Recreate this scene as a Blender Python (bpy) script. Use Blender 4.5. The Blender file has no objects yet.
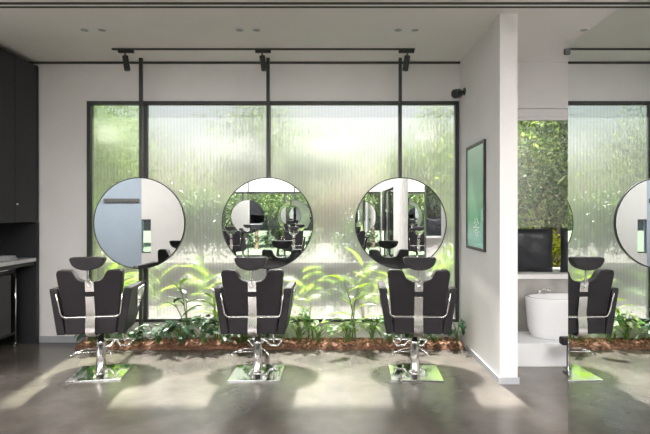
import bpy, bmesh, math, random
from mathutils import Vector, Matrix, Euler
C = bpy.context.scene.collection
PI = math.pi
random.seed(7)

# ------------------------------------------------------------------ materials
def new_mat(name):
    m = bpy.data.materials.new(name); m.use_nodes = True
    nt = m.node_tree
    b = nt.nodes['Principled BSDF']
    return m, nt, b
def N(nt, t, **kw):
    n = nt.nodes.new(t)
    for k, v in kw.items(): setattr(n, k, v)
    return n
def mat(name, col, rough=.5, metal=0., bump=0., bscale=40., var=0., vscale=3., spec=.5, coat=0.):
    m, nt, b = new_mat(name)
    b.inputs['Roughness'].default_value = rough
    b.inputs['Metallic'].default_value = metal
    b.inputs['Specular IOR Level'].default_value = spec
    b.inputs['Coat Weight'].default_value = coat
    tc = N(nt, 'ShaderNodeTexCoord')
    n = N(nt, 'ShaderNodeTexNoise'); n.inputs['Scale'].default_value = vscale; n.inputs['Detail'].default_value = 5
    nt.links.new(tc.outputs['Object'], n.inputs['Vector'])
    r = N(nt, 'ShaderNodeValToRGB')
    lo = [max(0, c*(1-var)) for c in col]; hi = [min(1, c*(1+var)) for c in col]
    r.color_ramp.elements[0].position = .35; r.color_ramp.elements[0].color = (*lo, 1)
    r.color_ramp.elements[1].position = .65; r.color_ramp.elements[1].color = (*hi, 1)
    nt.links.new(n.outputs['Fac'], r.inputs['Fac']); nt.links.new(r.outputs['Color'], b.inputs['Base Color'])
    if bump:
        n2 = N(nt, 'ShaderNodeTexNoise'); n2.inputs['Scale'].default_value = bscale
        nt.links.new(tc.outputs['Object'], n2.inputs['Vector'])
        bp = N(nt, 'ShaderNodeBump'); bp.inputs['Strength'].default_value = bump; bp.inputs['Distance'].default_value = .01
        nt.links.new(n2.outputs['Fac'], bp.inputs['Height']); nt.links.new(bp.outputs['Normal'], b.inputs['Normal'])
    return m

M = {}
FILL_STRENGTH = 21  # emission strength of the added fill panels
M['wall'] = mat('warm_white_plaster', (.84, .83, .825), .8, bump=.08, bscale=30, var=.02)
M['cream'] = mat('cream_plaster', (.40, .385, .365), .8, var=.02)
M['grey_wall'] = mat('blue_grey_plaster', (.20, .235, .275), .8, var=.03)
M['ceil'] = mat('ceiling_paint', (.90, .885, .86), .85, bump=.04, var=.015)
M['base'] = mat('baseboard_paint', (.42, .44, .47), .5, var=.05)
M['black'] = mat('black_powder_coat', (.022, .024, .026), .42, var=.1)
M['gap'] = mat('dark_gap', (.05, .048, .045), .7)
M['cab'] = mat('charcoal_laminate', (.026, .027, .031), .5, var=.06, vscale=2, spec=.3)
M['worktop'] = mat('grey_stone_worktop', (.62, .63, .65), .25, var=.08, vscale=20)
M['chrome'] = mat('chrome', (.86, .87, .88), .08, 1.)
M['brushed'] = mat('brushed_steel', (.78, .76, .75), .24, 1., var=.05, vscale=30)
M['leather'] = mat('dark_leather', (.020, .0175, .021), .45, spec=.28, bump=.25, bscale=160, var=.12, vscale=12)
M['leather2'] = mat('black_cushion_leather', (.018, .020, .026), .42, bump=.9, bscale=9, var=.1)
M['mirror'] = mat('mirror_silver', (.90, .93, .93), .005, 1.)
M['rim'] = mat('mirror_rim', (.03, .03, .033), .3, .4)
M['soil'] = mat('reddish_mulch', (.20, .10, .062), .95, bump=1., bscale=60, var=.5, vscale=45)
M['bark'] = mat('bark_chip', (.45, .25, .15), .9, var=.3, vscale=30)
M['stem'] = mat('green_stem', (.12, .20, .05), .5, var=.2)
M['trunk'] = mat('bark', (.13, .09, .06), .9, bump=.6, var=.3, vscale=8)
M['step'] = mat('white_step', (.82, .83, .85), .45, var=.03)
M['conc'] = mat('concrete_ledge', (.37, .36, .34), .7, bump=.1, var=.14, vscale=6)
M['ceramic'] = mat('white_ceramic', (.88, .89, .91), .12, var=.01, coat=.4)
M['white'] = mat('white_plastic', (.85, .85, .85), .4)
M['towel'] = mat('grey_towel', (.42, .42, .44), .95, bump=.6, bscale=120, var=.1)
M['outpave'] = mat('beige_gravel', (.044, .038, .031), .9, bump=.4, var=.25, vscale=4)
M['outwall'] = mat('weathered_garden_wall', (.050, .044, .037), .9, var=.25, vscale=1.5)
M['lawn'] = mat('lawn', (.07, .10, .055), .95, bump=.8, bscale=50, var=.35, vscale=2)
M['rubber'] = mat('black_rubber', (.02, .02, .02), .7)

def floor_mat():
    m, nt, b = new_mat('polished_concrete')
    tc = N(nt, 'ShaderNodeTexCoord')
    n1 = N(nt, 'ShaderNodeTexNoise'); n1.inputs['Scale'].default_value = .9; n1.inputs['Detail'].default_value = 8; n1.inputs['Roughness'].default_value = .6
    n2 = N(nt, 'ShaderNodeTexNoise'); n2.inputs['Scale'].default_value = 4; n2.inputs['Detail'].default_value = 6; n2.inputs['Distortion'].default_value = .6
    for n in (n1, n2): nt.links.new(tc.outputs['Object'], n.inputs['Vector'])
    r1 = N(nt, 'ShaderNodeValToRGB')
    r1.color_ramp.elements[0].position = .33; r1.color_ramp.elements[0].color = (.062, .055, .050, 1)
    r1.color_ramp.elements[1].position = .68; r1.color_ramp.elements[1].color = (.21, .188, .168, 1)
    nt.links.new(n1.outputs['Fac'], r1.inputs['Fac'])
    r2 = N(nt, 'ShaderNodeValToRGB')
    r2.color_ramp.elements[0].position = .3; r2.color_ramp.elements[0].color = (.84, .84, .84, 1)
    r2.color_ramp.elements[1].position = .7; r2.color_ramp.elements[1].color = (1.04, 1.02, 1., 1)
    nt.links.new(n2.outputs['Fac'], r2.inputs['Fac'])
    mx = N(nt, 'ShaderNodeMix', data_type='RGBA', blend_type='MULTIPLY'); mx.inputs['Factor'].default_value = 1
    nt.links.new(r1.outputs['Color'], mx.inputs['A']); nt.links.new(r2.outputs['Color'], mx.inputs['B'])
    nt.links.new(mx.outputs['Result'], b.inputs['Base Color'])
    mr = N(nt, 'ShaderNodeMapRange'); mr.inputs['To Min'].default_value = .21; mr.inputs['To Max'].default_value = .25
    nt.links.new(n2.outputs['Fac'], mr.inputs['Value']); nt.links.new(mr.outputs['Result'], b.inputs['Roughness'])
    b.inputs['Specular IOR Level'].default_value = .85
    return m
M['floor'] = floor_mat()

def ribbed(name, tint, clear, rough, milky):
    # translucent ribbed polycarbonate: clear share + blurred share + milky share
    m, nt, b = new_mat(name); nt.nodes.remove(b)
    out = nt.nodes['Material Output']
    tc = N(nt, 'ShaderNodeTexCoord')
    w = N(nt, 'ShaderNodeTexWave', wave_type='BANDS', bands_direction='X', wave_profile='SIN')
    w.inputs['Scale'].default_value = 8.5; w.inputs['Distortion'].default_value = 0.
    nt.links.new(tc.outputs['Object'], w.inputs['Vector'])
    wh = N(nt, 'ShaderNodeTexWave', wave_type='BANDS', bands_direction='Z', wave_profile='SIN')
    wh.inputs['Scale'].default_value = 1.7; wh.inputs['Distortion'].default_value = .4
    nt.links.new(tc.outputs['Object'], wh.inputs['Vector'])
    nz = N(nt, 'ShaderNodeTexNoise'); nz.inputs['Scale'].default_value = 1.; nz.inputs['Detail'].default_value = 4
    mp = N(nt, 'ShaderNodeMapping'); mp.inputs['Scale'].default_value = (1.4, 1, 5)
    nt.links.new(tc.outputs['Object'], mp.inputs['Vector']); nt.links.new(mp.outputs['Vector'], nz.inputs['Vector'])
    bp = N(nt, 'ShaderNodeBump'); bp.inputs['Strength'].default_value = .35; bp.inputs['Distance'].default_value = .004
    nt.links.new(w.outputs['Fac'], bp.inputs['Height'])
    ramp = N(nt, 'ShaderNodeValToRGB')
    ramp.color_ramp.elements[0].position = .1; ramp.color_ramp.elements[0].color = (*[c*.82 for c in tint], 1)
    ramp.color_ramp.elements[1].position = .75; ramp.color_ramp.elements[1].color = (*tint, 1)
    ad = N(nt, 'ShaderNodeMath', operation='MULTIPLY_ADD'); ad.inputs[1].default_value = .35
    nt.links.new(w.outputs['Fac'], ad.inputs[0])
    sc = N(nt, 'ShaderNodeMath', operation='MULTIPLY'); sc.inputs[1].default_value = .7
    nt.links.new(nz.outputs['Fac'], sc.inputs[0]); nt.links.new(sc.outputs[0], ad.inputs[2])
    nt.links.new(ad.outputs[0], ramp.inputs['Fac'])
    tr = N(nt, 'ShaderNodeBsdfTransparent'); tr.inputs['Color'].default_value = (*[c**.25 for c in tint], 1)
    rf = N(nt, 'ShaderNodeBsdfRefraction'); rf.inputs['IOR'].default_value = 1.25
    rf.inputs['Roughness'].default_value = rough
    nt.links.new(ramp.outputs['Color'], rf.inputs['Color']); nt.links.new(bp.outputs['Normal'], rf.inputs['Normal'])
    tl = N(nt, 'ShaderNodeBsdfTranslucent'); nt.links.new(ramp.outputs['Color'], tl.inputs['Color'])
    gl = N(nt, 'ShaderNodeBsdfGlossy'); gl.inputs['Roughness'].default_value = .15
    m1 = N(nt, 'ShaderNodeMixShader'); m1.inputs[0].default_value = milky
    nt.links.new(rf.outputs[0], m1.inputs[1]); nt.links.new(tl.outputs[0], m1.inputs[2])
    m2 = N(nt, 'ShaderNodeMixShader'); m2.inputs[0].default_value = clear
    nt.links.new(m1.outputs[0], m2.inputs[1]); nt.links.new(tr.outputs[0], m2.inputs[2])
    m3 = N(nt, 'ShaderNodeMixShader'); m3.inputs[0].default_value = .04
    nt.links.new(m2.outputs[0], m3.inputs[1]); nt.links.new(gl.outputs[0], m3.inputs[2])
    nt.links.new(m3.outputs[0], out.inputs['Surface'])
    return m
M['rib'] = ribbed('ribbed_polycarbonate', (.60, .63, .615), .52, .34, .05)
M['rib_green'] = ribbed('green_tinted_polycarbonate', (.60, .69, .52), .53, .26, .04)

def thin_glass(name, refl=.08, tint=(.95, .98, .97)):
    m, nt, b = new_mat(name); nt.nodes.remove(b)
    out = nt.nodes['Material Output']
    tr = N(nt, 'ShaderNodeBsdfTransparent'); tr.inputs['Color'].default_value = (*tint, 1)
    gl = N(nt, 'ShaderNodeBsdfGlossy'); gl.inputs['Roughness'].default_value = .01
    mx = N(nt, 'ShaderNodeMixShader')
    lw = N(nt, 'ShaderNodeFresnel'); lw.inputs['IOR'].default_value = 1.4
    a = N(nt, 'ShaderNodeMath', operation='MAXIMUM'); a.inputs[1].default_value = refl
    nt.links.new(lw.outputs[0], a.inputs[0]); nt.links.new(a.outputs[0], mx.inputs[0])
    nt.links.new(tr.outputs[0], mx.inputs[1]); nt.links.new(gl.outputs[0], mx.inputs[2])
    nt.links.new(mx.outputs[0], out.inputs['Surface'])
    return m
M['glass'] = thin_glass('clear_glass')
M['trayglass'] = thin_glass('smoked_glass', .1, (.35, .42, .45))

def leaf_mat(name, cols, trans=.45, rough=.4):
    m, nt, b = new_mat(name)
    out = nt.nodes['Material Output']
    g = N(nt, 'ShaderNodeNewGeometry')
    r = N(nt, 'ShaderNodeValToRGB')
    els = r.color_ramp.elements
    els[0].position = 0; els[0].color = (*cols[0], 1); els[1].position = 1; els[1].color = (*cols[-1], 1)
    for i, c in enumerate(cols[1:-1]):
        e = els.new((i+1)/(len(cols)-1)); e.color = (*c, 1)
    nt.links.new(g.outputs['Random Per Island'], r.inputs['Fac'])
    nt.links.new(r.outputs['Color'], b.inputs['Base Color']); b.inputs['Roughness'].default_value = rough; b.inputs['Specular IOR Level'].default_value = .3
    tl = N(nt, 'ShaderNodeBsdfTranslucent')
    br = N(nt, 'ShaderNodeMix', data_type='RGBA', blend_type='MULTIPLY'); br.inputs['Factor'].default_value = 1
    br.inputs['B'].default_value = (1.5, 1.6, .7, 1)
    nt.links.new(r.outputs['Color'], br.inputs['A']); nt.links.new(br.outputs['Result'], tl.inputs['Color'])
    mx = N(nt, 'ShaderNodeMixShader'); mx.inputs[0].default_value = trans
    nt.links.new(b.outputs[0], mx.inputs[1]); nt.links.new(tl.outputs[0], mx.inputs[2])
    nt.links.new(mx.outputs[0], out.inputs['Surface'])
    return m
M['dark_leaf'] = leaf_mat('dark_green_leaf', [(.015, .05, .022), (.035, .09, .042), (.06, .14, .065)], .3, .3)
M['pale_leaf'] = leaf_mat('pale_variegated_leaf', [(.10, .25, .08), (.28, .44, .20), (.62, .68, .50)], .45)
M['lime_leaf'] = leaf_mat('lime_leaf', [(.11, .19, .025), (.18, .27, .035), (.27, .33, .055)], .55)
M['mid_leaf'] = leaf_mat('mid_green_leaf', [(.025, .055, .018), (.05, .095, .03), (.09, .14, .04)], .45)
M['tree_leaf'] = leaf_mat('tree_leaf', [(.015, .035, .014), (.04, .075, .028), (.085, .13, .05), (.24, .27, .12)], .45, .7)
M['yellow_leaf'] = leaf_mat('yellow_leaf', [(.20, .23, .02), (.34, .34, .03), (.42, .40, .06)], .55)
M['silver_leaf'] = leaf_mat('silver_green_leaf', [(.15, .24, .18), (.30, .40, .33), (.50, .56, .51)], .25, .3)

def poster_mat():
    m, nt, b = new_mat('green_gradient_poster')
    tc = N(nt, 'ShaderNodeTexCoord'); sp = N(nt, 'ShaderNodeSeparateXYZ')
    nt.links.new(tc.outputs['Object'], sp.inputs[0])
    mr = N(nt, 'ShaderNodeMapRange'); mr.inputs['From Min'].default_value = .0; mr.inputs['From Max'].default_value = 1.
    nt.links.new(sp.outputs['Z'], mr.inputs['Value'])
    r = N(nt, 'ShaderNodeValToRGB'); e = r.color_ramp.elements
    e[0].position = 0; e[0].color = (.06, .36, .34, 1); e[1].position = 1; e[1].color = (.42, .74, .60, 1)
    for p, c in ((.14, (.42, .76, .70, 1)), (.3, (.22, .62, .36, 1)), (.5, (.38, .78, .54, 1)), (.75, (.34, .66, .50, 1))):
        x = e.new(p); x.color = c
    nt.links.new(mr.outputs['Result'], r.inputs['Fac']); nt.links.new(r.outputs['Color'], b.inputs['Base Color'])
    b.inputs['Roughness'].default_value = .04; b.inputs['Specular IOR Level'].default_value = .5
    b.inputs['Coat Weight'].default_value = .15; b.inputs['Coat Roughness'].default_value = .01
    return m
M['poster'] = poster_mat()

# ------------------------------------------------------------------ helpers
def obj(name, bm, m, parent=None, smooth=False, bevel=0, seg=3, loc=None):
    me = bpy.data.meshes.new(name); bmesh.ops.recalc_face_normals(bm, faces=bm.faces)
    bm.to_mesh(me); bm.free()
    o = bpy.data.objects.new(name, me); C.objects.link(o); o.data.materials.append(m)
    if smooth:
        for p in me.polygons: p.use_smooth = True
    if bevel:
        b = o.modifiers.new('bevel', 'BEVEL'); b.width = bevel; b.segments = seg; b.limit_method = 'ANGLE'; b.angle_limit = math.radians(35)
        b.harden_normals = True
        for p in me.polygons: p.use_smooth = True
    if parent: o.parent = parent
    if loc: o.location = loc
    return o
def raw(name, bm, m, parent=None, smooth=False):        # leaves: no normal recalculation
    me = bpy.data.meshes.new(name); bm.to_mesh(me); bm.free()
    o = bpy.data.objects.new(name, me); C.objects.link(o); o.data.materials.append(m)
    if smooth:
        for p in me.polygons: p.use_smooth = True
    if parent: o.parent = parent
    return o
def box(bm, x0, x1, y0, y1, z0, z1):
    v = [bm.verts.new((x, y, z)) for x in (x0, x1) for y in (y0, y1) for z in (z0, z1)]
    for f in ((0, 1, 3, 2), (4, 6, 7, 5), (0, 4, 5, 1), (2, 3, 7, 6), (0, 2, 6, 4), (1, 5, 7, 3)):
        bm.faces.new([v[i] for i in f])
    return bm
def bx(*a):
    return box(bmesh.new(), *a)
def bxs(*l):
    bm = bmesh.new()
    for a in l: box(bm, *a)
    return bm
def prism(bm, pts, ax, a0, a1):
    """pts 2D polygon; ax 'y': pts are (x,z) extruded y a0..a1; 'x': pts are (y,z); 'z': pts (x,y)"""
    def P(p, a):
        return {'y': (p[0], a, p[1]), 'x': (a, p[0], p[1]), 'z': (p[0], p[1], a)}[ax]
    A = [bm.verts.new(P(p, a0)) for p in pts]; B = [bm.verts.new(P(p, a1)) for p in pts]
    bm.faces.new(A); bm.faces.new(B[::-1])
    n = len(pts)
    for i in range(n): bm.faces.new((A[i], B[i], B[(i+1) % n], A[(i+1) % n]))
    return bm
def lathe(bm, prof, c=(0, 0, 0), seg=32, axis='z'):
    rings = []
    for r, h in prof:
        ring = []
        for i in range(seg):
            a = 2*PI*i/seg
            p = {'z': (r*math.cos(a), r*math.sin(a), h), 'y': (r*math.cos(a), h, r*math.sin(a)), 'x': (h, r*math.cos(a), r*math.sin(a))}[axis]
            ring.append(bm.verts.new((c[0]+p[0], c[1]+p[1], c[2]+p[2])))
        rings.append(ring)
    for a, b in zip(rings, rings[1:]):
        for i in range(seg): bm.faces.new((a[i], a[(i+1) % seg], b[(i+1) % seg], b[i]))
    bm.faces.new(rings[0][::-1]); bm.faces.new(rings[-1])
    return bm
def tube(bm, pts, r, seg=10, closed=False):
    pts = [Vector(p) for p in pts]; n = len(pts); rings = []
    up = Vector((0, 0, 1))
    prev = None
    for i, p in enumerate(pts):
        if closed: d = pts[(i+1) % n]-pts[i-1]
        else: d = pts[min(i+1, n-1)]-pts[max(i-1, 0)]
        d.normalize()
        if prev is None:
            u = d.cross(up if abs(d.z) < .9 else Vector((0, 1, 0))).normalized()
        else:
            u = (prev - d*prev.dot(d)).normalized()
        prev = u; w = d.cross(u)
        rr = r[i] if isinstance(r, (list, tuple)) else r
        rings.append([bm.verts.new(p+(u*math.cos(2*PI*k/seg)+w*math.sin(2*PI*k/seg))*rr) for k in range(seg)])
    for i in range(n if closed else n-1):
        a, b = rings[i], rings[(i+1) % n]
        for k in range(seg): bm.faces.new((a[k], a[(k+1) % seg], b[(k+1) % seg], b[k]))
    if not closed:
        bm.faces.new(rings[0][::-1]); bm.faces.new(rings[-1])
    return bm
def arc(cx, cy, r, a0, a1, n):
    return [(cx+r*math.cos(math.radians(a0+(a1-a0)*i/n)), cy+r*math.sin(math.radians(a0+(a1-a0)*i/n))) for i in range(n+1)]
def tag(o, label=None, cat=None, group=None, kind=None):
    if label: o['label'] = label
    if cat: o['category'] = cat
    if group: o['group'] = group
    if kind: o['kind'] = kind
    return o
def thing(name, loc, label, cat, group=None, rz=0):
    o = bpy.data.objects.new(name, None); C.objects.link(o); o.location = loc; o.rotation_euler = (0, 0, rz)
    o.empty_display_size = .1
    return tag(o, label, cat, group)
def struct(name, bm, m, parent=None, bevel=0):
    o = obj(name, bm, m, parent, bevel=bevel)
    if not parent: o['kind'] = 'structure'
    return o
def kids(o): return [c for c in bpy.data.objects if c.parent == o]
def dup(root, loc, rz, label, group=None):
    r = root.copy(); C.objects.link(r); r.location = loc; r.rotation_euler = (0, 0, rz); r['label'] = label
    if group: r['group'] = group
    for ch in kids(root):
        c = ch.copy(); C.objects.link(c); c.parent = r
        for g in kids(ch):
            d = g.copy(); C.objects.link(d); d.parent = c
    return r

# ------------------------------------------------------------------ room shell   (camera at 0,0,1.45 looking along +y)
H = 3.145
YW = 5.5
XR = 1.40
struct('floor', bx(-7.2, 3.95, -4.1, 5.64, -.12, 0), M['floor'])
struct('ceiling', bx(-7.2, 3.95, -4.1, 5.64, H, H+.15), M['ceil'])
WX0, WX1, WZ0, WZ1 = -2.772, 1.385, .232, 2.70
SX0, SX1, SZ0, SZ1 = 1.80, 3.5, .81, 2.527
struct('wall_front', bxs((-4.05, WX0, YW, YW+.14, 0, H), (WX0, WX1, YW, YW+.14, WZ1, H), (WX0, WX1, YW, YW+.14, 0, WZ0),
                         (WX1, SX0, YW, YW+.14, 0, H), (SX0, SX1, YW, YW+.14, SZ1, H), (SX0, SX1, YW, YW+.14, 0, SZ0-.05),
                         (SX1, 3.8, YW, YW+.14, 0, H)), M['wall'])
struct('wall_right', bx(XR, XR+.15, 4.16, YW, 0, H), M['wall'])
struct('wall_right_rear', bxs((XR, XR+.15, -1.1, 1.2, 0, H), (XR, XR+.15, -3.96, -1.1, 2.08, H)), M['conc'])
struct('wall_left', bx(-4.05, -3.92, 4.2, YW, 0, H), M['wall'])
struct('wall_left_return', bx(-7.1, -4.05, 4.2, 4.34, 0, H), M['grey_wall'])
struct('wall_left_outer', bx(-7.2, -7.1, -4.0, 4.34, 0, H), M['grey_wall'])
struct('wall_side_room', bx(3.8, 3.95, -2.5, YW+.14, 0, H), M['wall'])
# back partition seen only in the left mirror: grey wall, slot window, cream wall
struct('wall_back_left', bx(-7.1, -4.58, -1.1, -.98, 0, H), M['grey_wall'])
struct('wall_back_cream', bxs((-4.36, -3.0, -1.1, -.98, 0, H), (-4.58, -4.36, -1.1, -.98, 1.30, H), (-4.58, -4.36, -1.1, -.98, 0, .5)), M['cream'])
struct('wall_back', bxs((-7.1, 1.4, -4.1, -3.96, 2.08, H), (-7.1, -6.6, -4.1, -3.96, 0, 2.08), (1.36, 1.4, -4.1, -3.96, 0, 2.08)), M['wall'])
struct('wall_back_side_room', bxs((1.56, 3.8, -2.5, -2.38, 2.3, H), (1.56, 3.8, -2.5, -2.38, 0, .85), (1.56, 2.2, -2.5, -2.38, .85, 2.3), (3.3, 3.8, -2.5, -2.38, .85, 2.3)), M['wall'])
# trims
t = .012
struct('trim_1', bx(-3.91, XR, YW-.02, YW-.001, H-.022, H-.001), M['gap'])
struct('trim_2', bxs((-7.0, 3.7, 3.94, 3.972, H-.006, H+.001), (-7.0, 3.7, 4.012, 4.04, H-.006, H+.001)), M['gap'])
struct('trim_3', bx(-7.0, 3.7, 3.973, 4.011, H-.003, H+.001), M['ceil'])
struct('baseboard_front', bx(-3.31, WX0-.02, YW-.014, YW, 0, .07), M['base'])
struct('baseboard_right', bxs((XR-.012, XR, 4.16, YW-.3, 0, .055), (XR-.012, XR+.162, 4.148, 4.16, 0, .055)), M['base'])
struct('trim_4', bxs((SX0-.2, 3.8, YW-.06, YW-.001, SZ1+.09, SZ1+.15)), M['wall'])

# main window
w1 = struct('window_1', bxs((WX0, WX1, YW-.03, YW+.05, WZ1-.034, WZ1), (WX0, WX1, YW-.03, YW+.05, WZ0, WZ0+.034),
            (WX0, WX0+.04, YW-.03, YW+.05, WZ0+.034, WZ1-.034), (WX1-.04, WX1, YW-.03, YW+.05, WZ0+.034, WZ1-.034),
            (-2.145, -2.105, YW-.02, YW+.045, WZ0+.034, WZ1-.034),
            (-.760, -.725, YW-.02, YW+.045, WZ0+.034, WZ1-.034),
            (.712, .747, YW-.02, YW+.045, WZ0+.034, WZ1-.034)), M['black'])
for i, (a, b) in enumerate(((WX0+.04, -2.145), (-2.105, -.76), (-.725, .712), (.747, WX1-.04))):
    p = obj('pane', bx(a, b, YW+.005, YW+.011, WZ0+.034, WZ1-.034), M['rib_green' if i == 0 else 'rib'], w1)
    if i == 0: p['label'] = 'greener smoother translucent pane'
w2 = struct('window_2', bxs((SX0, SX1, YW+.02, YW+.07, SZ1-.03, SZ1), (SX0, SX0+.03, YW+.02, YW+.07, SZ0, SZ1-.03), (SX1-.03, SX1, YW+.02, YW+.07, SZ0, SZ1-.03),
            (SX0, SX1, YW+.02, YW+.07, SZ0-.01, SZ0+.02)), M['wall'])
obj('pane', bx(SX0+.03, SX1-.03, YW+.04, YW+.045, SZ0+.02, SZ1-.03), M['glass'], w2)
# rear glazing (behind the camera, seen in the mirrors)
fr = []
xs = [-6.6, -5.3, -4.0, -2.75, -1.5, -.25, 1.36]
for x in xs: fr.append((x-.025, x+.025, -4.05, -4.0, 0, 2.08))
fr.append((-6.6, 1.36, -4.05, -4.0, 2.03, 2.08))
w3 = struct('window_3', bxs(*fr), M['black'])
for a, b in zip(xs, xs[1:]): obj('pane', bx(a+.025, b-.025, -4.03, -4.024, 0.0, 2.03), M['glass'], w3)
w4 = struct('window_4', bxs((2.2, 3.3, -2.47, -2.42, .85, .9), (2.2, 3.3, -2.47, -2.42, 2.25, 2.3), (2.2, 2.25, -2.47, -2.42, .9, 2.25), (3.25, 3.3, -2.47, -2.42, .9, 2.25)), M['wall'])
obj('pane', bx(2.25, 3.25, -2.45, -2.445, .9, 2.25), M['glass'], w4)
w6 = struct('window_6', bxs((XR+.05, XR+.1, -3.95, -3.9, 0, 2.08), (XR+.05, XR+.1, -2.55, -2.5, 0, 2.08), (XR+.05, XR+.1, -1.15, -1.1, 0, 2.08)), M['black'])
for a, b in ((-3.9, -2.55), (-2.5, -1.15)): obj('pane', bx(XR+.07, XR+.076, a, b, 0, 2.08), M['glass'], w6)
w5 = struct('window_5', bxs((-4.58, -4.36, -1.06, -1.02, .5, .53), (-4.58, -4.36, -1.06, -1.02, 1.27, 1.3)), M['black'])
obj('pane', bx(-4.58, -4.36, -1.045, -1.04, .53, 1.27), M['glass'], w5)

# ------------------------------------------------------------------ salon chair
def make_chair():
    t = thing('salon_chair', (0, 0, 0), 'x', 'chair')
    obj('base_plate', bx(-.225, .225, -.215, .215, 0, .012), M['chrome'], t, bevel=.003)
    bm = bmesh.new()
    lathe(bm, [(.055, .012), (.055, .02), (.040, .026), (.037, .27), (.044, .272), (.044, .30), (.028, .305), (.028, .385)])
    col = obj('column', bm, M['brushed'], t); [setattr(p, 'use_smooth', False) for p in col.data.polygons]
    for p in col.data.polygons: p.use_smooth = len(p.vertices) == 4 and abs(p.normal.z) < .5
    bm = bmesh.new()
    tube(bm, [(-.03, -.03, .235), (-.10, -.07, .245), (-.17, -.10, .225), (-.205, -.10, .205)], .006)
    tube(bm, [(-.205, -.135, .205), (-.205, -.05, .205)], .009)
    tube(bm, [(-.205, -.05, .205), (-.1, -.01, .20), (-.035, 0, .20)], .005)
    obj('pump_lever', bm, M['chrome'], t, smooth=True)
    bm = bmesh.new()
    tube(bm, [(.03, -.02, .235), (.08, -.04, .22), (.11, -.08, .185)], .006)
    obj('brake_lever', bm, M['chrome'], t, smooth=True)
    # footrest at the front
    bm = bmesh.new()
    for s in (-1, 1):
        tube(bm, [(s*.09, .2, .40), (s*.09, .33, .34), (s*.09, .42, .20), (s*.09, .45, .17)], .009)
    tube(bm, [(-.17, .45, .19), (-.13, .46, .13), (-.05, .46, .13), (0, .45, .19), (.05, .46, .13), (.13, .46, .13), (.17, .45, .19)], .010)
    tube(bm, [(-.17, .45, .19), (-.1, .43, .20), (.1, .43, .20), (.17, .45, .19)], .010)
    obj('footrest', bm, M['chrome'], t, smooth=True)
    # seat mechanism under the seat
    bm = bxs((-.10, .10, -.12, .12, .385, .412))
    obj('seat_bracket', bm, M['black'], t, bevel=.004)
    obj('seat', bx(-.215, .215, -.16, .30, .415, .545), M['leather'], t, bevel=.035, seg=4)
    # lower rear panel
    bm = bmesh.new(); prism(bm, [(-.205, .42), (.205, .42), (.215, .562), (-.215, .562)], 'y', -.275, -.165)
    obj('rear_panel', bm, M['leather'], t, bevel=.016)
    # arms: slanted slabs, side outline tapers to the front
    for s in (-1, 1):
        prof = [(-.275, .42), (.08, .42), (.16, .50), (.25, .76), (.235, .80), (-.265, .81), (-.275, .80)]
        bm = bmesh.new()
        A, B = [], []
        for y, z in prof:
            f = (z-.42)/.39
            A.append(bm.verts.new((s*(.205+.060*f), y, z))); B.append(bm.verts.new((s*(.270+.060*f), y, z)))
        bm.faces.new(A); bm.faces.new(B[::-1])
        for i in range(len(prof)):
            j = (i+1) % len(prof); bm.faces.new((A[i], B[i], B[j], A[j]))
        arm = obj('armrest', bm, M['leather'], t, bevel=.014)
        # chrome D insert on the outer side of the arm
        loop = [(-.02, .765), (.20, .765), (.225, .745), (.215, .70), (.13, .60), (.09, .585), (.06, .60), (-.03, .72), (-.035, .75)]
        bm = bmesh.new()
        P3 = lambda y, z, o=0: (s*(.270+.060*((z-.42)/.39)+o), y-.015, z)
        tube(bm, [P3(y, z, .003) for y, z in loop], .007, closed=True)
        vs = [bm.verts.new(P3(y, z, .001)) for y, z in loop]; vs2 = [bm.verts.new(P3(y, z, .004)) for y, z in loop]
        bm.faces.new(vs); bm.faces.new(vs2[::-1])
        for i in range(len(vs)):
            j = (i+1) % len(vs); bm.faces.new((vs[i], vs2[i], vs2[j], vs[j]))
        tr = obj('arm_trim', bm, M['chrome'], arm); tr['label'] = 'chrome insert on the outer side'
    # backrest: trapezoid with a scooped notch, leaning back a little
    pts = [(-.222, .575), (.222, .575), (.262, .935), (.255, .965), (.235, .972), (.150, .969), (.132, .955)]
    pts += [(.118*math.cos(a), .945-.080*math.sin(a)**.7) for a in [math.radians(d) for d in (12, 30, 50, 70, 90)]]
    pts += [(-x, z) for x, z in reversed(pts[7:-1])]
    pts += [(-.132, .955), (-.150, .969), (-.235, .972), (-.255, .965), (-.262, .935)]
    bm = bmesh.new(); prism(bm, pts, 'y', 0, .095)
    for v in bm.verts: v.co.y += -.262 - (v.co.z-.575)*.16
    back = obj('backrest', bm, M['leather'], t, bevel=.012)
    yb = lambda z: -.262 - (z-.575)*.16
    # chrome U-shaped piping between the back and the arms
    path = [(-.262, .775), (-.25, .68), (-.238, .60), (-.226, .578), (-.20, .567), (.20, .567), (.226, .578), (.238, .60), (.25, .68), (.262, .775)]
    bm = bmesh.new(); tube(bm, [(x, yb(z)-.014 if abs(x) < .3 else 0, z) for x, z in path], .0065)
    obj('piping', bm, M['brushed'], t, smooth=True)['label'] = 'silver piping around the backrest'
    # upper bracket with knob
    bm = bmesh.new(); prism(bm, [(-.036, .785), (.036, .785), (.036, .872), (-.036, .872)], 'y', 0, .010)
    for v in bm.verts: v.co.y += yb(v.co.z)-.012
    br = obj('headrest_bracket', bm, M['brushed'], t, bevel=.003)
    bm = lathe(bmesh.new(), [(.008, 0), (.011, .003), (.011, .014), (.006, .02)], (0, yb(.84)-.031, .835), 16, 'y')
    obj('knob', bm, M['chrome'], br, smooth=True)
    # lower chrome strap bending under the seat
    prof = [(yb(.745)-.012, .745), (yb(.6)-.013, .60), (yb(.575)-.020, .565), (-.295, .50), (-.292, .43), (-.275, .405), (-.24, .398), (-.05, .396)]
    bm = bmesh.new()
    V = []
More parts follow.
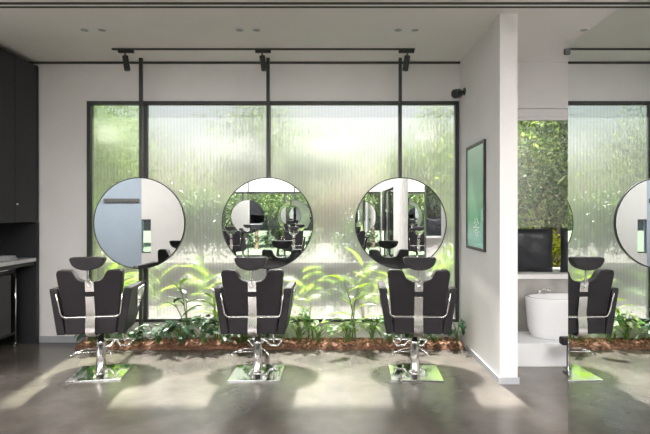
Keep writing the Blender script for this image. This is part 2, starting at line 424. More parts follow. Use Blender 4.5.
    for i, (y, z) in enumerate(prof):
        a = prof[max(i-1, 0)]; b = prof[min(i+1, len(prof)-1)]
        d = Vector((b[0]-a[0], b[1]-a[1])).normalized(); n = Vector((d.y, -d.x))*-.005
        wd = .036+.003*min(1, i/3)
        V.append([bm.verts.new((sx*wd, y+k*n.x, z+k*n.y)) for sx, k in ((-1, -1), (1, -1), (1, 1), (-1, 1))])
    for a, b in zip(V, V[1:]):
        for k in range(4): bm.faces.new((a[k], a[(k+1) % 4], b[(k+1) % 4], b[k]))
    bm.faces.new(V[0][::-1]); bm.faces.new(V[-1])
    obj('back_strap', bm, M['brushed'], t, bevel=.002, seg=1)
    # headrest: flat top, rounded underside
    bm = bmesh.new()
    hp = [(-.125, 1.082), (-.136, 1.072), (-.134, 1.055)] + [(.128*math.cos(a), 1.050+.078*math.sin(a)) for a in [math.radians(d) for d in (196, 212, 230, 250, 270, 290, 310, 328, 344)]] + [(.134, 1.055), (.136, 1.072), (.125, 1.082)]
    prism(bm, hp, 'y', -.385, -.300)
    obj('headrest', bm, M['leather'], t, bevel=.018)
    bm = bmesh.new(); tube(bm, [(0, yb(.86)-.02, .86), (0, -.335, .93), (0, -.340, 1.0)], .008)
    box(bm, -.012, .012, yb(.88)-.028, yb(.88)-.004, .878, .895)
    obj('headrest_stem', bm, M['chrome'], t, smooth=False)
    return t
chair = make_chair()
chair.location = (-2.115, 4.43, 0); chair.rotation_euler.z = math.radians(9)
chair['label'] = 'black salon chair on square chrome base, nearest the dark cabinet'
chair['group'] = 'salon chairs along the window'
dup(chair, (-.698, 4.43, 0), 0, 'black salon chair on chrome base between the other two chairs of the window row', 'salon chairs along the window')
dup(chair, (.722, 4.43, 0), math.radians(-3), 'black salon chair on chrome base nearest the white wall with the framed picture', 'salon chairs along the window')
dup(chair, (-2.75, -2.85, 0), math.radians(188), 'salon chair of the rear row, farthest from the white wall', 'salon chairs of the rear row')
dup(chair, (-1.15, -2.85, 0), math.radians(172), 'salon chair in the middle of the rear row', 'salon chairs of the rear row')
dup(chair, (.55, -2.85, 0), math.radians(180), 'salon chair of the rear row, nearest the white wall', 'salon chairs of the rear row')

# ------------------------------------------------------------------ round mirrors on posts
def make_round_mirror():
    t = thing('round_mirror', (0, 0, 0), 'x', 'mirror')
    obj('post', bx(-.017, .017, .012, .046, .0, H-.002), M['black'], t)
    bm = bmesh.new()
    lathe(bm, [(.484, -.020), (.498, -.020), (.498, .010), (.484, .010)], (0, 0, 1.34), 96, 'y')
    obj('frame', bm, M['rim'], t)
    g = obj('mirror_glass', lathe(bmesh.new(), [(.4865, -.0215), (.4865, -.0205)], (0, 0, 1.34), 96, 'y'), M['mirror'], t)
    return t
rm = make_round_mirror()
rm.location = (-2.122, 5.33, 0); rm['label'] = 'round black-rimmed mirror on a black post, nearest the cabinet'; rm['group'] = 'round mirrors in front of the window'
dup(rm, (-.732, 5.33, 0), 0, 'round black-rimmed mirror on a black post in the middle of the window', 'round mirrors in front of the window')
dup(rm, (.713, 5.33, 0), 0, 'round black-rimmed mirror on a black post, nearest the white side wall', 'round mirrors in front of the window')
dup(rm, (-2.56, -3.8, 0), PI, 'round mirror of the rear row, farthest from the white wall', 'round mirrors of the rear row')
dup(rm, (-1.19, -3.8, 0), PI, 'round mirror in the middle of the rear row', 'round mirrors of the rear row')
dup(rm, (1.0-.28, -3.8, 0), PI, 'round mirror of the rear row, nearest the white wall', 'round mirrors of the rear row')

# ------------------------------------------------------------------ large wall mirror on the right
t = thing('wall_mirror', (XR, 2.08, 0), 'tall frameless mirror panel at the right edge reflecting window and chair', 'mirror')
obj('backing', bx(.004, .03, -.87, .864, 0, 2.46), M['base'], t)
obj('mirror_glass', bx(0, .004, -.87, .864, 0, 2.46), M['mirror'], t)
obj('clip', bxs((-.018, .03, .866, .885, 2.405, 2.44)), M['black'], t, bevel=.003)

# ------------------------------------------------------------------ framed picture on the white wall
t = thing('framed_picture', (XR, 4.815, 1.085), 'tall black-framed glossy green picture on the white side wall', 'picture')
y0, y1, hh, ff = -.28, .345, 1.05, .032
obj('picture_frame', bxs((-.022, -.0005, y0, y1, 0, ff), (-.022, -.0005, y0, y1, hh-ff, hh), (-.022, -.0005, y0, y0+ff, ff, hh-ff), (-.022, -.0005, y1-ff, y1, ff, hh-ff)), M['black'], t, bevel=.002)
obj('print', bx(-.016, -.002, y0+ff, y1-ff, ff, hh-ff), M['poster'], t)
bm = bmesh.new()
def dot(y, z, r):
    lathe(bm, [(r, -.0005), (r, .0)], (-.0163, y, z), 10, 'x')
for r_, n_ in ((0, 1), (.03, 6), (.06, 6), (.085, 12)):
    for k in range(n_):
        a = 2*PI*k/max(n_, 1)
        dot(-.02+r_*math.cos(a), .225+r_*math.sin(a), .009)
obj('emblem', bm, M['white'], t)['label'] = 'small white dotted flower emblem'

# ------------------------------------------------------------------ security camera
t = thing('security_camera', (XR, 5.28, 2.73), 'small black security camera on the side wall above the window corner', 'camera')
obj('mount', lathe(bmesh.new(), [(.04, -.012), (.04, -.0005)], (0, 0, .03), 20, 'x'), M['black'], t, smooth=False)
obj('bracket', tube(bmesh.new(), [(-.012, 0, .03), (-.05, -.01, .02)], .012), M['black'], t, smooth=True)
bm = bmesh.new(); lathe(bm, [(.036, -.055), (.048, -.045), (.050, .03), (.040, .045)], (0, 0, 0), 20, 'x')
bmesh.ops.rotate(bm, verts=bm.verts, cent=(0, 0, 0), matrix=Matrix.Rotation(math.radians(-15), 3, 'Y') @ Matrix.Rotation(math.radians(35), 3, 'Z'))
bmesh.ops.translate(bm, verts=bm.verts, vec=(-.085, -.01, .005))
obj('camera_body', bm, M['black'], t, bevel=.003)

# ------------------------------------------------------------------ track with three spots
YT = 5.05
t = thing('lighting_track', (-.737, YT, H), 'long thin black lighting track under the ceiling', 'lighting track')
obj('rail', bx(-1.561, 1.561, -.012, .012, -.014, -.0005), M['black'], t)
for x in (-1.50, .0, 1.50): obj('end_clip', bx(x-.03, x+.03, -.0135, .0135, -.016, -.001), M['black'], t)
def make_spot():
    t = thing('track_spotlight', (0, 0, 0), 'x', 'spotlight', 'track spotlights above the window')
    obj('adapter', bx(-.10, .06, -.015, .015, -.045, -.0165), M['black'], t, bevel=.003)
    obj('hinge', tube(bmesh.new(), [(-.03, 0, -.05), (-.03, 0, -.08)], .008), M['black'], t)
    bm = lathe(bmesh.new(), [(.030, -.15), (.030, 0), (.024, .004)], (0, 0, 0), 20)
    bmesh.ops.rotate(bm, verts=bm.verts, cent=(0, 0, 0), matrix=Matrix.Rotation(math.radians(-9), 3, 'Y'))
    bmesh.ops.translate(bm, verts=bm.verts, vec=(-.03, 0, -.078))
    obj('lamp_head', bm, M['black'], t, bevel=.002)
    return t
sp = make_spot(); px = lambda p, y: (p-335)*y/490
sp.location = (px(128, YT), YT, H); sp['label'] = 'black track spotlight above the mirror nearest the cabinet'
dup(sp, (px(265, YT), YT, H), 0, 'black track spotlight above the middle mirror')
dup(sp, (px(404.5, YT), YT, H), PI, 'black track spotlight above the mirror nearest the white wall')

# recessed downlights in pairs
def make_dl():
    t = thing('recessed_downlight', (0, 0, 0), 'x', 'downlight', 'recessed downlights in the ceiling')
    bm = bmesh.new()
    lathe(bm, [(.046, -.004), (.046, -.0005), (.034, -.0005), (.034, -.004)], (0, 0, 0), 24)
    obj('trim_ring', bm, M['white'], t)
    obj('lens', lathe(bmesh.new(), [(.033, -.006), (.033, -.0045)], (0, 0, 0), 24), M['base'], t)
    return t
dl = make_dl()
names = [(84.6, 'downlight nearest the cabinet, outer of its pair'), (102, 'downlight nearest the cabinet, inner of its pair'),
         (239.5, 'left downlight of the middle pair'), (256.5, 'right downlight of the middle pair'),
         (398, 'left downlight of the pair near the white wall'), (415, 'right downlight of the pair near the white wall'),
         (584, 'single downlight above the big wall mirror')]
for i, (p, n) in enumerate(names):
    loc = (px(p, 4.53), 4.53, H)
    lab = 'small round recessed ' + n
    if i == 0: dl.location = loc; dl['label'] = lab
    else: dup(dl, loc, 0, lab)

# ------------------------------------------------------------------ cabinets on the left
XC = -3.31
t = thing('wall_cabinet', (-3.615, 4.84, 1.35), 'tall charcoal wall cabinet hanging above the counter', 'cabinet')
L = lambda x0, x1, y0, y1, z0, z1: (x0+3.615, x1+3.615, y0-4.84, y1-4.84, z0-1.35, z1-1.35)
obj('body', bxs(L(-3.915, -3.335, 4.2, 5.47, 1.35, 3.085), L(-3.335, XC, 5.43, 5.47, 1.35, 3.085)), M['cab'], t)
for k, (a, b) in enumerate(((5.072, 5.426), (4.642, 5.066), (4.21, 4.636))):
    d = obj('door', bx(*L(-3.333, XC, a, b, 1.352, 3.083)), M['cab'], t, bevel=.002)
    if k == 0: obj('knob', bx(*L(XC+.0003, XC+.012, 5.09, 5.105, 1.535, 1.55)), M['white'], d)['label'] = 'tiny white latch'
t = thing('counter_unit', (-3.615, 4.84, 0), 'dark open counter unit with side panel under the wall cabinet', 'counter')
L = lambda x0, x1, y0, y1, z0, z1: (x0+3.615, x1+3.615, y0-4.84, y1-4.84, z0, z1)
obj('side_panel', bx(*L(-3.915, XC, 5.43, 5.48, 0, 1.348)), M['cab'], t)
obj('side_panel', bx(*L(-3.915, XC, 4.2, 4.24, 0, .915)), M['cab'], t)
obj('back_panel', bx(*L(-3.918, -3.89, 4.24, 5.43, 0, 1.348)), M['cab'], t)
obj('apron', bx(*L(-3.88, XC-.02, 4.24, 5.43, .875, .915)), M['cab'], t)
tag(obj('worktop', bx(-3.888, XC, 4.2, 5.429, .917, .954), M['worktop'], bevel=.003), 'thin grey stone worktop on the dark counter unit', 'worktop')
bm = bmesh.new()
for k, (w, z) in enumerate(((.085, 0), (.08, .014), (.07, .028))):
    box(bm, -w, w, -.06, .06, z+.0, z+.013)
o = obj('folded_towel', bm, M['towel'], bevel=.005); o.location = (-3.48, 5.18, .9545)
tag(o, 'small grey folded towel lying on the stone worktop', 'towel')
# trolley
t = thing('salon_trolley', (-3.62, 5.08, 0), 'dark glass and chrome trolley on casters parked under the counter', 'trolley')
for sx in (-1, 1):
    for sy in (-1, 1):
        obj('post', tube(bmesh.new(), [(sx*.165, sy*.22, .055), (sx*.165, sy*.22, .85)], .009), M['chrome'], t, smooth=True)
        c = obj('caster', lathe(bmesh.new(), [(.018, -.01), (.028, -.007), (.028, .007), (.018, .01)], (sx*.165, sy*.22, .028), 20, 'x'), M['chrome'], t)
for z in (.14, .45, .80):
    obj('tray', bxs((-.16, .16, -.21, .21, z, z+.01), (.155, .163, -.21, .21, z+.01, z+.06), (-.163, -.155, -.21, .21, z+.01, z+.06)), M['cab'], t)
obj('front_panel', bx(.165, .169, -.205, .205, .17, .79), M['trayglass'], t)
obj('top_rail', tube(bmesh.new(), [(.165, -.22, .85), (.165, .22, .85), (-.165, .22, .85), (-.165, -.22, .85)], .009, closed=True), M['chrome'], t)

# coat rail on the grey wall (seen in the left mirror)
t = thing('coat_rail', (-5.05, -.98, 1.74), 'dark wooden coat rail with pegs on the grey wall seen in a mirror', 'coat rail')
obj('board', bx(-.42, .42, .0005, .025, -.05, .05), M['gap'], t)
for k in range(7): obj('peg', tube(bmesh.new(), [(-.36+.12*k, .025, -.01), (-.36+.12*k, .07, .0)], .01), M['black'], t)

# ------------------------------------------------------------------ wash corner
tag(obj('floor_step', bx(1.552, 3.798, 4.62, 5.118, 0, .218), M['step'], bevel=.006), 'white raised step in front of the concrete ledge', 'step')
t = thing('window_ledge', (2.675, 5.31, 0), 'concrete window ledge behind the white wash basin', 'ledge')
obj('body', bx(-1.123, 1.123, -.19, .185, 0, .76), M['conc'], t)
obj('top_slab', bx(-1.123, 1.123, -.205, .185, .761, .81), M['wall'], t, bevel=.004)
t = thing('wash_basin', (2.40, 4.89, .2185), 'white ceramic tub-shaped wash basin standing on the step', 'basin')
bm = bmesh.new(); seg = 48; rings = []
for rx, ry, z in ((.42, .175, 0), (.445, .195, .012), (.47, .208, .10), (.485, .213, .25), (.495, .215, .385), (.493, .214, .398), (.46, .185, .398), (.455, .18, .385), (.42, .15, .25), (.30, .10, .20)):
    ring = []
    for i in range(seg):
        a = 2*PI*i/seg
        c, s = math.cos(a), math.sin(a)
        e = .85
        ring.append(bm.verts.new((rx*math.copysign(abs(c)**e, c), ry*math.copysign(abs(s)**e, s), z)))
    rings.append(ring)
for a, b in zip(rings, rings[1:]):
    for i in range(seg): bm.faces.new((a[i], a[(i+1) % seg], b[(i+1) % seg], b[i]))
bm.faces.new(rings[0][::-1]); bm.faces.new(rings[-1])
obj('bowl', bm, M['ceramic'], t, smooth=True)
bm = bmesh.new(); lathe(bm, [(.018, .398), (.018, .43), (.012, .436)], (-.29, .165, 0), 16); tube(bm, [(-.29, .165, .43), (-.26, .13, .455), (-.22, .06, .445)], .008)
obj('faucet', bm, M['chrome'], t, smooth=True)
obj('neck_rest', bx(-.13, .13, -.235, -.15, .375, .415), M['rubber'], t, bevel=.015)
def cushion(name, w, h, d, m):
    bm = bmesh.new(); n = 14
    def P(i, j, s):
        u, v = i/n*2-1, j/n*2-1
        e = (1-abs(u)**4)*(1-abs(v)**4)
        wr = .010*math.sin(u*5+v*3)*math.sin(v*4-u)
        pin = 1-.04*(1-abs(u))*abs(v)**3-.0
        return (u*w/2*(1-.03*(1-abs(v))), s*(.008+(d/2-.008)*e**.5)+wr, (v*pin+1)*h/2)
    F = [[bm.verts.new(P(i, j, -1)) for j in range(n+1)] for i in range(n+1)]
    B = [[bm.verts.new(P(i, j, 1)) for j in range(n+1)] for i in range(n+1)]
    for i in range(n):
        for j in range(n):
            bm.faces.new((F[i][j], F[i+1][j], F[i+1][j+1], F[i][j+1])); bm.faces.new((B[i][j], B[i][j+1], B[i+1][j+1], B[i+1][j]))
    for i in range(n):
        bm.faces.new((F[i][0], B[i][0], B[i+1][0], F[i+1][0])); bm.faces.new((F[i][n], F[i+1][n], B[i+1][n], B[i][n]))
        bm.faces.new((F[0][i], F[0][i+1], B[0][i+1], B[0][i])); bm.faces.new((F[n][i], B[n][i], B[n][i+1], F[n][i+1]))
    return obj(name, bm, m, smooth=True)
o = cushion('cushion', .52, .475, .15, M['leather2']); o.location = (2.095, 5.30, .811); tag(o, 'large square black leather cushion leaning on the ledge, next to the wall end', 'cushion', 'black cushions on the window ledge')
o2 = cushion('cushion', .46, .475, .13, M['leather2']); o2.location = (2.67, 5.30, .811); tag(o2, 'black cushion on the ledge, only its edge showing beside the wall mirror', 'cushion', 'black cushions on the window ledge')
o3 = cushion('cushion', .5, .5, .15, M['leather2']); o3.location = (2.6, -2.2, .85); tag(o3, 'black cushion before the rear window of the side room', 'cushion')
tag(obj('rear_shelf', bx(2.0, 3.5, -2.38, -2.1, .80, .849), M['wall']), 'white shelf under the rear window of the side room', 'shelf')
# wash chair: foot pad and leg show beside the mirror edge
t = thing('wash_chair', (2.55, 4.32, 0), 'black padded wash chair with thin leg, mostly behind the wall mirror', 'chair')
obj('foot_pad', bx(-.52, -.36, .05, .13, .265, .335), M['leather'], t, bevel=.015)
obj('leg', bxs((-.46, -.43, .075, .105, .012, .27)), M['black'], t)
obj('leg', bxs((.20, .23, .075, .105, .012, .27)), M['black'], t)
obj('foot', bxs((-.475, -.415, .02, .15, 0, .012)), M['black'], t); obj('foot', bxs((.185, .245, .02, .15, 0, .012)), M['black'], t)
obj('rail', bxs((-.36, .24, .075, .105, .275, .30)), M['black'], t)
obj('seat', bx(-.2, .30, -.15, .20, .301, .42), M['leather'], t, bevel=.03)

# ------------------------------------------------------------------ planting
def leaf(bm, p, yaw, pitch, L, W, droop=.6, n=4, fold=.25, roll=0., shape='ovate', split=0):
    d = Vector((math.cos(yaw)*math.cos(pitch), math.sin(yaw)*math.cos(pitch), math.sin(pitch)))
    side = Vector((-math.sin(yaw), math.cos(yaw), 0)); 
    up = side.cross(d) * -1
    side = (side*math.cos(roll)+up*math.sin(roll)); up = d.cross(side)
    pos = Vector(p); rows = []
    for i in range(n+1):
        f = i/n
        w = W*.5*(math.sin(PI*min(1, f**.7*.97+.03)) if shape == 'ovate' else math.sin(PI*min(1, f**.8*.98+.02))**.8)
        if i == n: w = .001
        if split and i % 2 and i < n: w *= split
        rows.append([bm.verts.new(pos-side*w+up*w*fold), bm.verts.new(pos), bm.verts.new(pos+side*w+up*w*fold)])
        ang = -droop/n
        rot = Matrix.Rotation(-ang, 3, side)
        d = rot @ d if (rot @ d).z < d.z else Matrix.Rotation(ang, 3, side) @ d
        up = d.cross(side)
        pos = pos + d*(L/n)
    for a, b in zip(rows, rows[1:]):
        bm.faces.new((a[0], a[1], b[1], b[0])); bm.faces.new((a[1], a[2], b[2], b[1]))
def plant(kind, seed, h=.3, spread=.25, n=22, m='dark_leaf', L=.14, W=.07, split=0):
    """petioles rise from one root, one leaf at each tip"""
    rnd = random.Random(seed)
    t = bpy.data.objects.new(kind, None); C.objects.link(t); t.empty_display_size = .05
    st = bmesh.new(); lf = bmesh.new()
    for k in range(n):
        a = rnd.uniform(0, 2*PI); f = (k+.5)/n
        hh = h*(.35+.65*rnd.random()); r = spread*math.sqrt(rnd.random())*(1.1-.5*hh/h)
        tip = Vector((r*math.cos(a), r*math.sin(a)*.55, hh))
        mid = Vector((tip.x*.35, tip.y*.35, hh*.65))
        tube(st, [(rnd.uniform(-.015, .015), rnd.uniform(-.015, .015), 0), mid, tip], [.004, .003, .002], 5)
        leaf(lf, tip, a+rnd.uniform(-.5, .5), rnd.uniform(-.1, .6), L*rnd.uniform(.7, 1.2), W*rnd.uniform(.7, 1.2), rnd.uniform(.5, 1.3), 5, .2, rnd.uniform(-.5, .5), split=split)
    raw('foliage', lf, M[m], t); obj('stem', st, M['stem'], t)
    return t
def blade_plant(kind, seed, h=.8, n=9, m='lime_leaf', L=.4, W=.09):
    """upright tropical plant: tall stalks, long lance leaves"""
    rnd = random.Random(seed)
    t = bpy.data.objects.new(kind, None); C.objects.link(t); t.empty_display_size = .05
    st = bmesh.new(); lf = bmesh.new()
    for k in range(3):
        hx = h*(1-.16*k)
        bxx, lx = rnd.uniform(-.04, .04), rnd.uniform(-.15, .15)
        pts = [Vector((bxx+lx*f*f, rnd.uniform(-.01, .01), hx*f)) for f in (0, .33, .66, 1)]
        tube(st, pts, [.009, .008, .006, .004], 6)
        for j in range(n//3):
            f = .4+.6*(j+1)/(n//3)
            p = Vector((bxx+lx*f*f, 0, hx*f*.98)); a = rnd.choice([0, PI])+rnd.uniform(-.6, .6)
            leaf(lf, p, a, rnd.uniform(.5, 1.25), L*rnd.uniform(.7, 1.1), W*rnd.uniform(.8, 1.2), rnd.uniform(.5, 1.2), 7, .3, rnd.uniform(-.3, .3), 'lance')
    raw('foliage', lf, M[m], t); obj('stem', st, M['stem'], t)
    return t
def setp(t, loc, label, cat='plant', group=None, rz=0, s=1):
    t.location = loc; t.rotation_euler.z = rz; t.scale = (s, s, s); tag(t, label, cat, group); return t

# bed: mulch and bark chips
bm = bmesh.new(); nx, ny = 120, 8
X0, X1, Y0, Y1 = -2.76, 1.37, 5.19, 5.485
rs = random.Random(3)
G = [[bm.verts.new((X0+(X1-X0)*i/nx, Y0+(Y1-Y0)*j/ny, .004 if j == 0 else .018+.035*min(1, j/3)+rs.uniform(-.008, .010))) for j in range(ny+1)] for i in range(nx+1)]
for i in range(nx):
    for j in range(ny): bm.faces.new((G[i][j], G[i+1][j], G[i+1][j+1], G[i][j+1]))
Bt = [[bm.verts.new((x, y, .001)) for y in (Y0, Y1)] for x in (X0, X1)]
bm.faces.new((Bt[0][0], Bt[0][1], Bt[1][1], Bt[1][0]))
tag(raw('mulch_bed', bm, M['soil'], smooth=False), 'strip of reddish brown mulch along the foot of the window', 'mulch', kind='stuff')
bm = bmesh.new()
for k in range(750):
    x, y = rs.uniform(X0+.03, X1-.03), rs.uniform(Y0+.02, Y1-.03)
    z = .018+.035*min(1, (y-Y0)/.11)+.008
    s = rs.uniform(.008, .022)
    mtx = Matrix.Translation((x, y, z)) @ Euler((rs.uniform(-.7, .7), rs.uniform(-.7, .7), rs.uniform(0, 6))).to_matrix().to_4x4()
    vs = [bm.verts.new(mtx @ Vector(p)) for p in ((-s, -s*.5, 0), (s, -s*.4, 0), (s*.8, s*.5, 0), (-s*.9, s*.4, 0), (-s, -s*.5, .004), (s, -s*.4, .004), (s*.8, s*.5, .004), (-s*.9, s*.4, .004))]
    for f in ((3, 2, 1, 0), (4, 5, 6, 7), (0, 1, 5, 4), (1, 2, 6, 5), (2, 3, 7, 6), (3, 0, 4, 7)): bm.faces.new([vs[i] for i in f])
tag(raw('bark_chips', bm, M['bark']), 'loose light brown bark chips scattered over the mulch bed', 'bark chips', kind='stuff')

ZB = .045
bed = [  # px, y, kind, h, spread, n, mat, L, W, split, label
 (107, 5.28, .22, .24, 26, 'dark_leaf', .11, .07, 0, 'low dark green plant in the bed behind the chair nearest the cabinet'),
 (92, 5.30, .34, .20, 34, 'dark_leaf', .13, .08, 0, 'taller dark green plant added out of sight behind the chair nearest the cabinet'),  # this and the next two: unseen, added to darken the base plate reflections
 (258, 5.32, .36, .20, 36, 'dark_leaf', .13, .08, 0, 'taller dark plant added out of sight behind the middle chair'),
 (411, 5.32, .33, .20, 36, 'dark_leaf', .13, .07, 0, 'taller dark plant added out of sight behind the third chair'),
 (133, 5.28, .20, .16, 18, 'dark_leaf', .12, .07, 0, 'small dark leafy plant between the first chair and the monstera clump'),
 (158, 5.27, .22, .20, 26, 'silver_leaf', .12, .075, 0, 'silvery broad-leaved plant in the bed below the first round mirror'),
 (181, 5.26, .26, .22, 30, 'dark_leaf', .15, .10, .55, 'dark monstera-like plant with notched leaves, half way between the first two chairs'),
 (203, 5.28, .30, .22, 28, 'dark_leaf', .15, .09, .6, 'dark glossy bushy plant just short of the middle chair'),
 (222, 5.27, .18, .18, 20, 'silver_leaf', .12, .07, 0, 'pale grey-green plant at the near side of the middle chair'),
 (243, 5.30, .18, .18, 24, 'mid_leaf', .12, .06, 0, 'green plant in the bed directly behind the middle chair column'),
 (272, 5.29, .16, .18, 22, 'silver_leaf', .11, .06, 0, 'low silvery plant in the bed just past the middle chair column'),
 (299, 5.36, .36, .16, 30, 'pale_leaf', .11, .055, 0, 'tallest pale variegated plant, right beside the middle chair'),
 (318, 5.33, .25, .15, 22, 'pale_leaf', .10, .055, 0, 'shorter variegated plant right of the tallest pale one'),
 (347, 5.33, .26, .17, 24, 'pale_leaf', .11, .055, 0, 'open pale-leaved plant below the gap between the second and third mirrors'),
 (372, 5.36, .28, .17, 28, 'pale_leaf', .12, .06, 0, 'white and green leaved plant just short of the third chair'),
 (390, 5.30, .13, .12, 16, 'silver_leaf', .09, .06, 0, 'small round-leaved plant at the foot of the third chair'),
 (424, 5.28, .13, .16, 18, 'mid_leaf', .10, .05, 0, 'sparse low green plant behind the third chair column'),
]
for i, (p, y, h, sp_, n, m, L_, W_, spl, lab) in enumerate(bed):
    t = plant('leafy_plant', 100+i, h, sp_, n, m, L_, W_, spl)
    setp(t, (px(p, y), y, ZB), lab, 'plant', 'low plants in the window bed')
t = plant('leafy_plant', 300, .24, .10, 11, 'dark_leaf', .15, .10, .5)
setp(t, (px(457, 5.23), 5.23, ZB), 'dark plant with drooping leaves in the corner against the white wall', 'plant', 'low plants in the window bed')
# taller tropical plants in the bed, just inside the glass
t = blade_plant('tropical_plant', 41, .62, 9, 'mid_leaf', .26, .07); setp(t, (px(188, 5.42), 5.42, ZB), 'slender green-stalked tropical plant between the first and second mirrors', 'plant', 'tall tropical plants', s=1)
t = blade_plant('tropical_plant', 45, .55, 9, 'lime_leaf', .24, .07); setp(t, (px(217, 5.42), 5.42, ZB), 'lime tropical plant rising behind the near side of the middle chair', 'plant', 'tall tropical plants')
t = blade_plant('tropical_plant', 52, .66, 9, 'lime_leaf', .28, .085); setp(t, (px(352, 5.42), 5.42, ZB), 'bright lime tropical plant beside the third mirror with a tall upright leaf', 'plant', 'tall tropical plants')
t = blade_plant('tropical_plant', 57, .42, 6, 'lime_leaf', .20, .06); setp(t, (px(312, 5.42), 5.42, ZB), 'yellow-green tropical plant beside the second mirror', 'plant', 'tall tropical plants')

# ------------------------------------------------------------------ garden beyond the window
tag(obj('garden_ground', bx(-16, 16, 5.64, 24, -.14, -.02), M['outpave']), 'pale beige gravel ground of the garden behind the window', 'ground', kind='structure')
tag(obj('rear_lawn', bx(-26, 16, -30, -4.1, -.14, -.02), M['lawn']), 'green lawn behind the rear glazing', 'lawn', kind='structure')
tag(obj('garden_wall', bxs((-12, 1.5, 8.2, 8.4, -.02, .62)), M['outwall'], bevel=.01), 'low weathered garden wall behind the translucent window', 'wall')
# bright tropical plants outside, blurred by the panes
outp = [(110, 6.1, .8, 'lime_leaf'), (160, 6.2, .85, 'lime_leaf'), (208, 6.0, .95, 'lime_leaf'), (238, 6.4, .75, 'mid_leaf'), (300, 6.1, .85, 'lime_leaf'), (335, 6.3, .7, 'mid_leaf'), (366, 6.0, .95, 'lime_leaf'), (395, 6.5, .8, 'lime_leaf'), (440, 6.2, .8, 'mid_leaf')]
where = ['under the first mirror', 'between the first mirror and the tall stalks', 'short of the middle chair', 'behind the middle mirror', 'just past the middle mirror', 'midway between two mirrors', 'short of the third mirror', 'behind the third mirror', 'at the far corner of the window']
for i, (p, y, h, m) in enumerate(outp):
    t = blade_plant('garden_plant', 60+i, h, 15, m, .42, .11)
    setp(t, (px(p, y), y, -.02), 'broad-leaved garden plant blurred by the pane ' + where[i], 'plant', 'garden plants outside the window', s=.88)

def crown_mesh(seed, n, L, W, rx, ry, rz, bottom=-.6):
    rnd = random.Random(seed); bm = bmesh.new()
    clumps = []
    for k in range(26):
        a, e = rnd.uniform(0, 2*PI), rnd.uniform(bottom, 1)
        r = rnd.uniform(.45, 1)
        c = math.sqrt(max(0, 1-e*e))
        clumps.append(Vector((rx*r*c*math.cos(a), ry*r*c*math.sin(a), rz*e*r)))
    for k in range(n):
        c = clumps[k % 26]
        p = c+Vector((rnd.gauss(0, rx*.20), rnd.gauss(0, ry*.20), rnd.gauss(0, rz*.17)))
        leaf(bm, p, rnd.uniform(0, 2*PI), rnd.uniform(-.9, .6), L*rnd.uniform(.6, 1.3), W*rnd.uniform(.6, 1.3), .5, 2, .25, rnd.uniform(-1, 1))
    return bm
def tree(name, seed, n, L, W, r, zc, m):
    t = bpy.data.objects.new(name, None); C.objects.link(t)
    f = raw('foliage', crown_mesh(seed, n, L, W, *r), M[m], t); f.location.z = zc
    rnd = random.Random(seed)
    bm = bmesh.new(); tube(bm, [(0, 0, 0), (.05, 0, zc*.5), (0, .03, zc)], [.08, .06, .04], 8)
    for k in range(6):
        a = rnd.uniform(0, 2*PI); tube(bm, [(0, 0, zc*.6), (r[0]*.35*math.cos(a), r[1]*.35*math.sin(a), zc+.1), (r[0]*.7*math.cos(a), r[1]*.7*math.sin(a), zc+r[2]*rnd.uniform(0, .6))], [.035, .02, .01], 6)
    obj('trunk', bm, M['trunk'], t)
    return t
# shrubs beyond the ribbed panes: low hedge
sh = tree('garden_shrub', 5, 2600, .13, .06, (.95, .6, .85), 1.0, 'mid_leaf')
setp(sh, (-4.6, 10.2, -.02), 'rounded garden shrub behind the greener pane', 'shrub', 'garden shrubs beyond the window')
for x, y, s, lab in ((-2.9, 10.4, 1.1, 'tallest garden shrub, behind the first mirror'), (-1.1, 10.1, .85, 'garden shrub seen between the first and second mirrors'), (.6, 10.3, .8, 'garden shrub seen between the second and third mirrors'), (2.0, 11.2, 1.0, 'garden shrub behind the pane next to the white wall')):
    d = dup(sh, (x, y, -.02), x*2, lab); d.scale = (s, s, s)
tf = tree('garden_tree', 11, 9000, .10, .04, (1.35, .9, 1.45), 1.9, 'tree_leaf')
setp(tf, (3.2, 7.3, -.02), 'dense sunlit leafy tree outside the small window of the wash corner', 'tree', 'garden trees')
ty = tree('yellow_shrub', 17, 900, .10, .04, (.35, .3, .5), .75, 'yellow_leaf')
setp(ty, (2.75, 6.3, -.02), 'yellow-leaved shrub just outside the wash corner window', 'shrub')
yl = tree('broad_shrub', 18, 900, .16, .07, (.7, .4, .55), .8, 'lime_leaf')
setp(yl, (2.1, 6.55, -.02), 'bright green shrub under the leafy tree outside the wash corner', 'shrub')
d = dup(tf, (6.6, 9.6, -.02), 2., 'larger leafy tree farther behind the wash corner window', 'garden trees'); d.scale = (1.5, 1.5, 1.4)
d = dup(tf, (3.6, 9.4, -.02), 4., 'big leafy tree right behind the dense tree outside the wash corner', 'garden trees'); d.scale = (1.35, 1.0, 1.6)
d = dup(tf, (-6.6, 13.5, -.02), 1., 'leafy tree far behind the greener pane', 'garden trees'); d.scale = (1.7, 1.5, 1.5)
d = dup(tf, (-1.9, 14.4, -.02), 3., 'leafy tree far behind the first mirror', 'garden trees'); d.scale = (1.6, 1.5, 1.35)
d = dup(tf, (2.8, 14.8, -.02), 5., 'leafy tree far behind the third mirror', 'garden trees'); d.scale = (1.9, 1.5, 1.3)
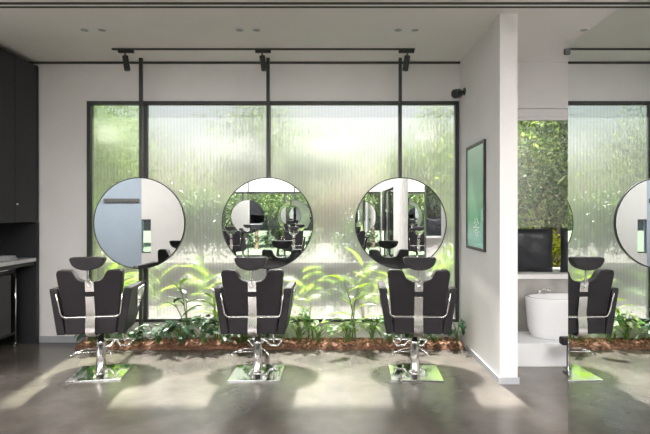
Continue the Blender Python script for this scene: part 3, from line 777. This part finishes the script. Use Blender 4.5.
# rear garden
for i, (x, y, s) in enumerate(((-8.5, -10, 1.6), (-5.8, -11, 1.4), (-3.2, -9.5, 1.1), (-.8, -11, 1.3), (1.6, -10, 1.2), (3.2, -5.2, .9), (-5.2, -6.5, .8))):
    pos = ['first', 'second', 'third', 'fourth', 'fifth', 'sixth', 'seventh'][i]
    d = dup(tf, (x, y, -.02), i*1.1, 'leafy tree of the rear garden seen in the mirrors', 'rear garden trees'); d.scale = (s, s, s)
for i, x in enumerate((-3.4, -1.9, -.4, .8)):
    d = dup(sh, (x, -5.6, -.02), i, 'dark shrub outside the rear glazing seen in the mirrors', 'rear garden shrubs'); d.scale = (.75, .75, .55)

# ------------------------------------------------------------------ unseen light panels added to brighten the salon and the side room
def emis(name, col, st):
    m = bpy.data.materials.new(name); m.use_nodes = True; nt = m.node_tree; nt.nodes.remove(nt.nodes['Principled BSDF'])
    e = N(nt, 'ShaderNodeEmission'); e.inputs['Color'].default_value = (*col, 1); e.inputs['Strength'].default_value = st
    nt.links.new(e.outputs[0], nt.nodes['Material Output'].inputs['Surface']); return m
M['panel'] = emis('fill_light_emission', (1., .96, .93), FILL_STRENGTH)
def make_fill_panel():
    t = thing('added_fill_panel', (0, 0, 0), 'x', 'ceiling light', 'added fill light panels out of view')
    obj('frame', bxs((-.8, .8, -.62, -.6, -.03, -.001), (-.8, .8, .6, .62, -.03, -.001), (-.8, -.78, -.6, .6, -.03, -.001), (.78, .8, -.6, .6, -.03, -.001)), M['white'], t)
    obj('fill_emitter', bx(-.78, .78, -.6, .6, -.02, -.012), M['panel'], t)
    return t
pn = make_fill_panel(); pn.location = (-2.6, -.9, H); pn['label'] = 'added square fill light panel behind the camera, nearer the cabinet side'
dup(pn, (-.3, -.9, H), 0, 'added square fill light panel behind the camera, nearer the white wall')
dup(pn, (-2.6, -2.9, H), 0, 'added square fill light panel above the rear chairs, nearer the cabinet side')
dup(pn, (-.3, -2.9, H), 0, 'added square fill light panel above the rear chairs, nearer the white wall')
dup(pn, (-5.2, .8, H), 0, 'added square fill light panel before the coat rail')
dup(pn, (-5.2, 2.6, H), 0, 'added square fill light panel beyond the end of the dark cabinets')
dup(pn, (2.6, .6, H), 0, 'added square fill light panel of the side room')

# ------------------------------------------------------------------ light
w = bpy.data.worlds.new('sky'); bpy.context.scene.world = w; w.use_nodes = True
nt = w.node_tree; bg = nt.nodes['Background']
sky = N(nt, 'ShaderNodeTexSky'); sky.sky_type = 'NISHITA'; sky.sun_disc = False
sky.sun_elevation = math.radians(50); sky.sun_rotation = math.radians(0); sky.air_density = 1.; sky.dust_density = 4.; sky.ozone_density = 1.
nt.links.new(sky.outputs[0], bg.inputs['Color']); bg.inputs['Strength'].default_value = .12
s = bpy.data.lights.new('sun', 'SUN'); s.energy = 44; s.angle = math.radians(2.5); s.color = (1., .95, .88)
so = bpy.data.objects.new('sun', s); C.objects.link(so); so.location = (0, 20, 20)
dirv = Vector((.10, -1, -math.tan(math.radians(54))))
so.rotation_euler = dirv.to_track_quat('-Z', 'Y').to_euler()

# ------------------------------------------------------------------ camera
cd = bpy.data.cameras.new('camera'); cam = bpy.data.objects.new('camera', cd); C.objects.link(cam)
cam.location = (0, 0, 1.45); cam.rotation_euler = (PI/2, 0, 0)
cd.sensor_width = 36; cd.lens = 490/650*36; cd.shift_x = -10/650; cd.shift_y = -4/650; cd.clip_start = .05
sc = bpy.context.scene; sc.camera = cam
sc.view_settings.view_transform = 'Standard'; sc.view_settings.look = 'None'; sc.view_settings.gamma = 1
sc.view_settings.use_curve_mapping = False
sc.view_settings.exposure = .66
sc.cycles.use_denoising = True
sc.cycles.max_bounces = 14; sc.cycles.diffuse_bounces = 6; sc.cycles.glossy_bounces = 8; sc.cycles.transmission_bounces = 8; sc.cycles.transparent_max_bounces = 16
sc.cycles.sample_clamp_indirect = 6
sc.cycles.caustics_refractive = False; sc.cycles.caustics_reflective = False
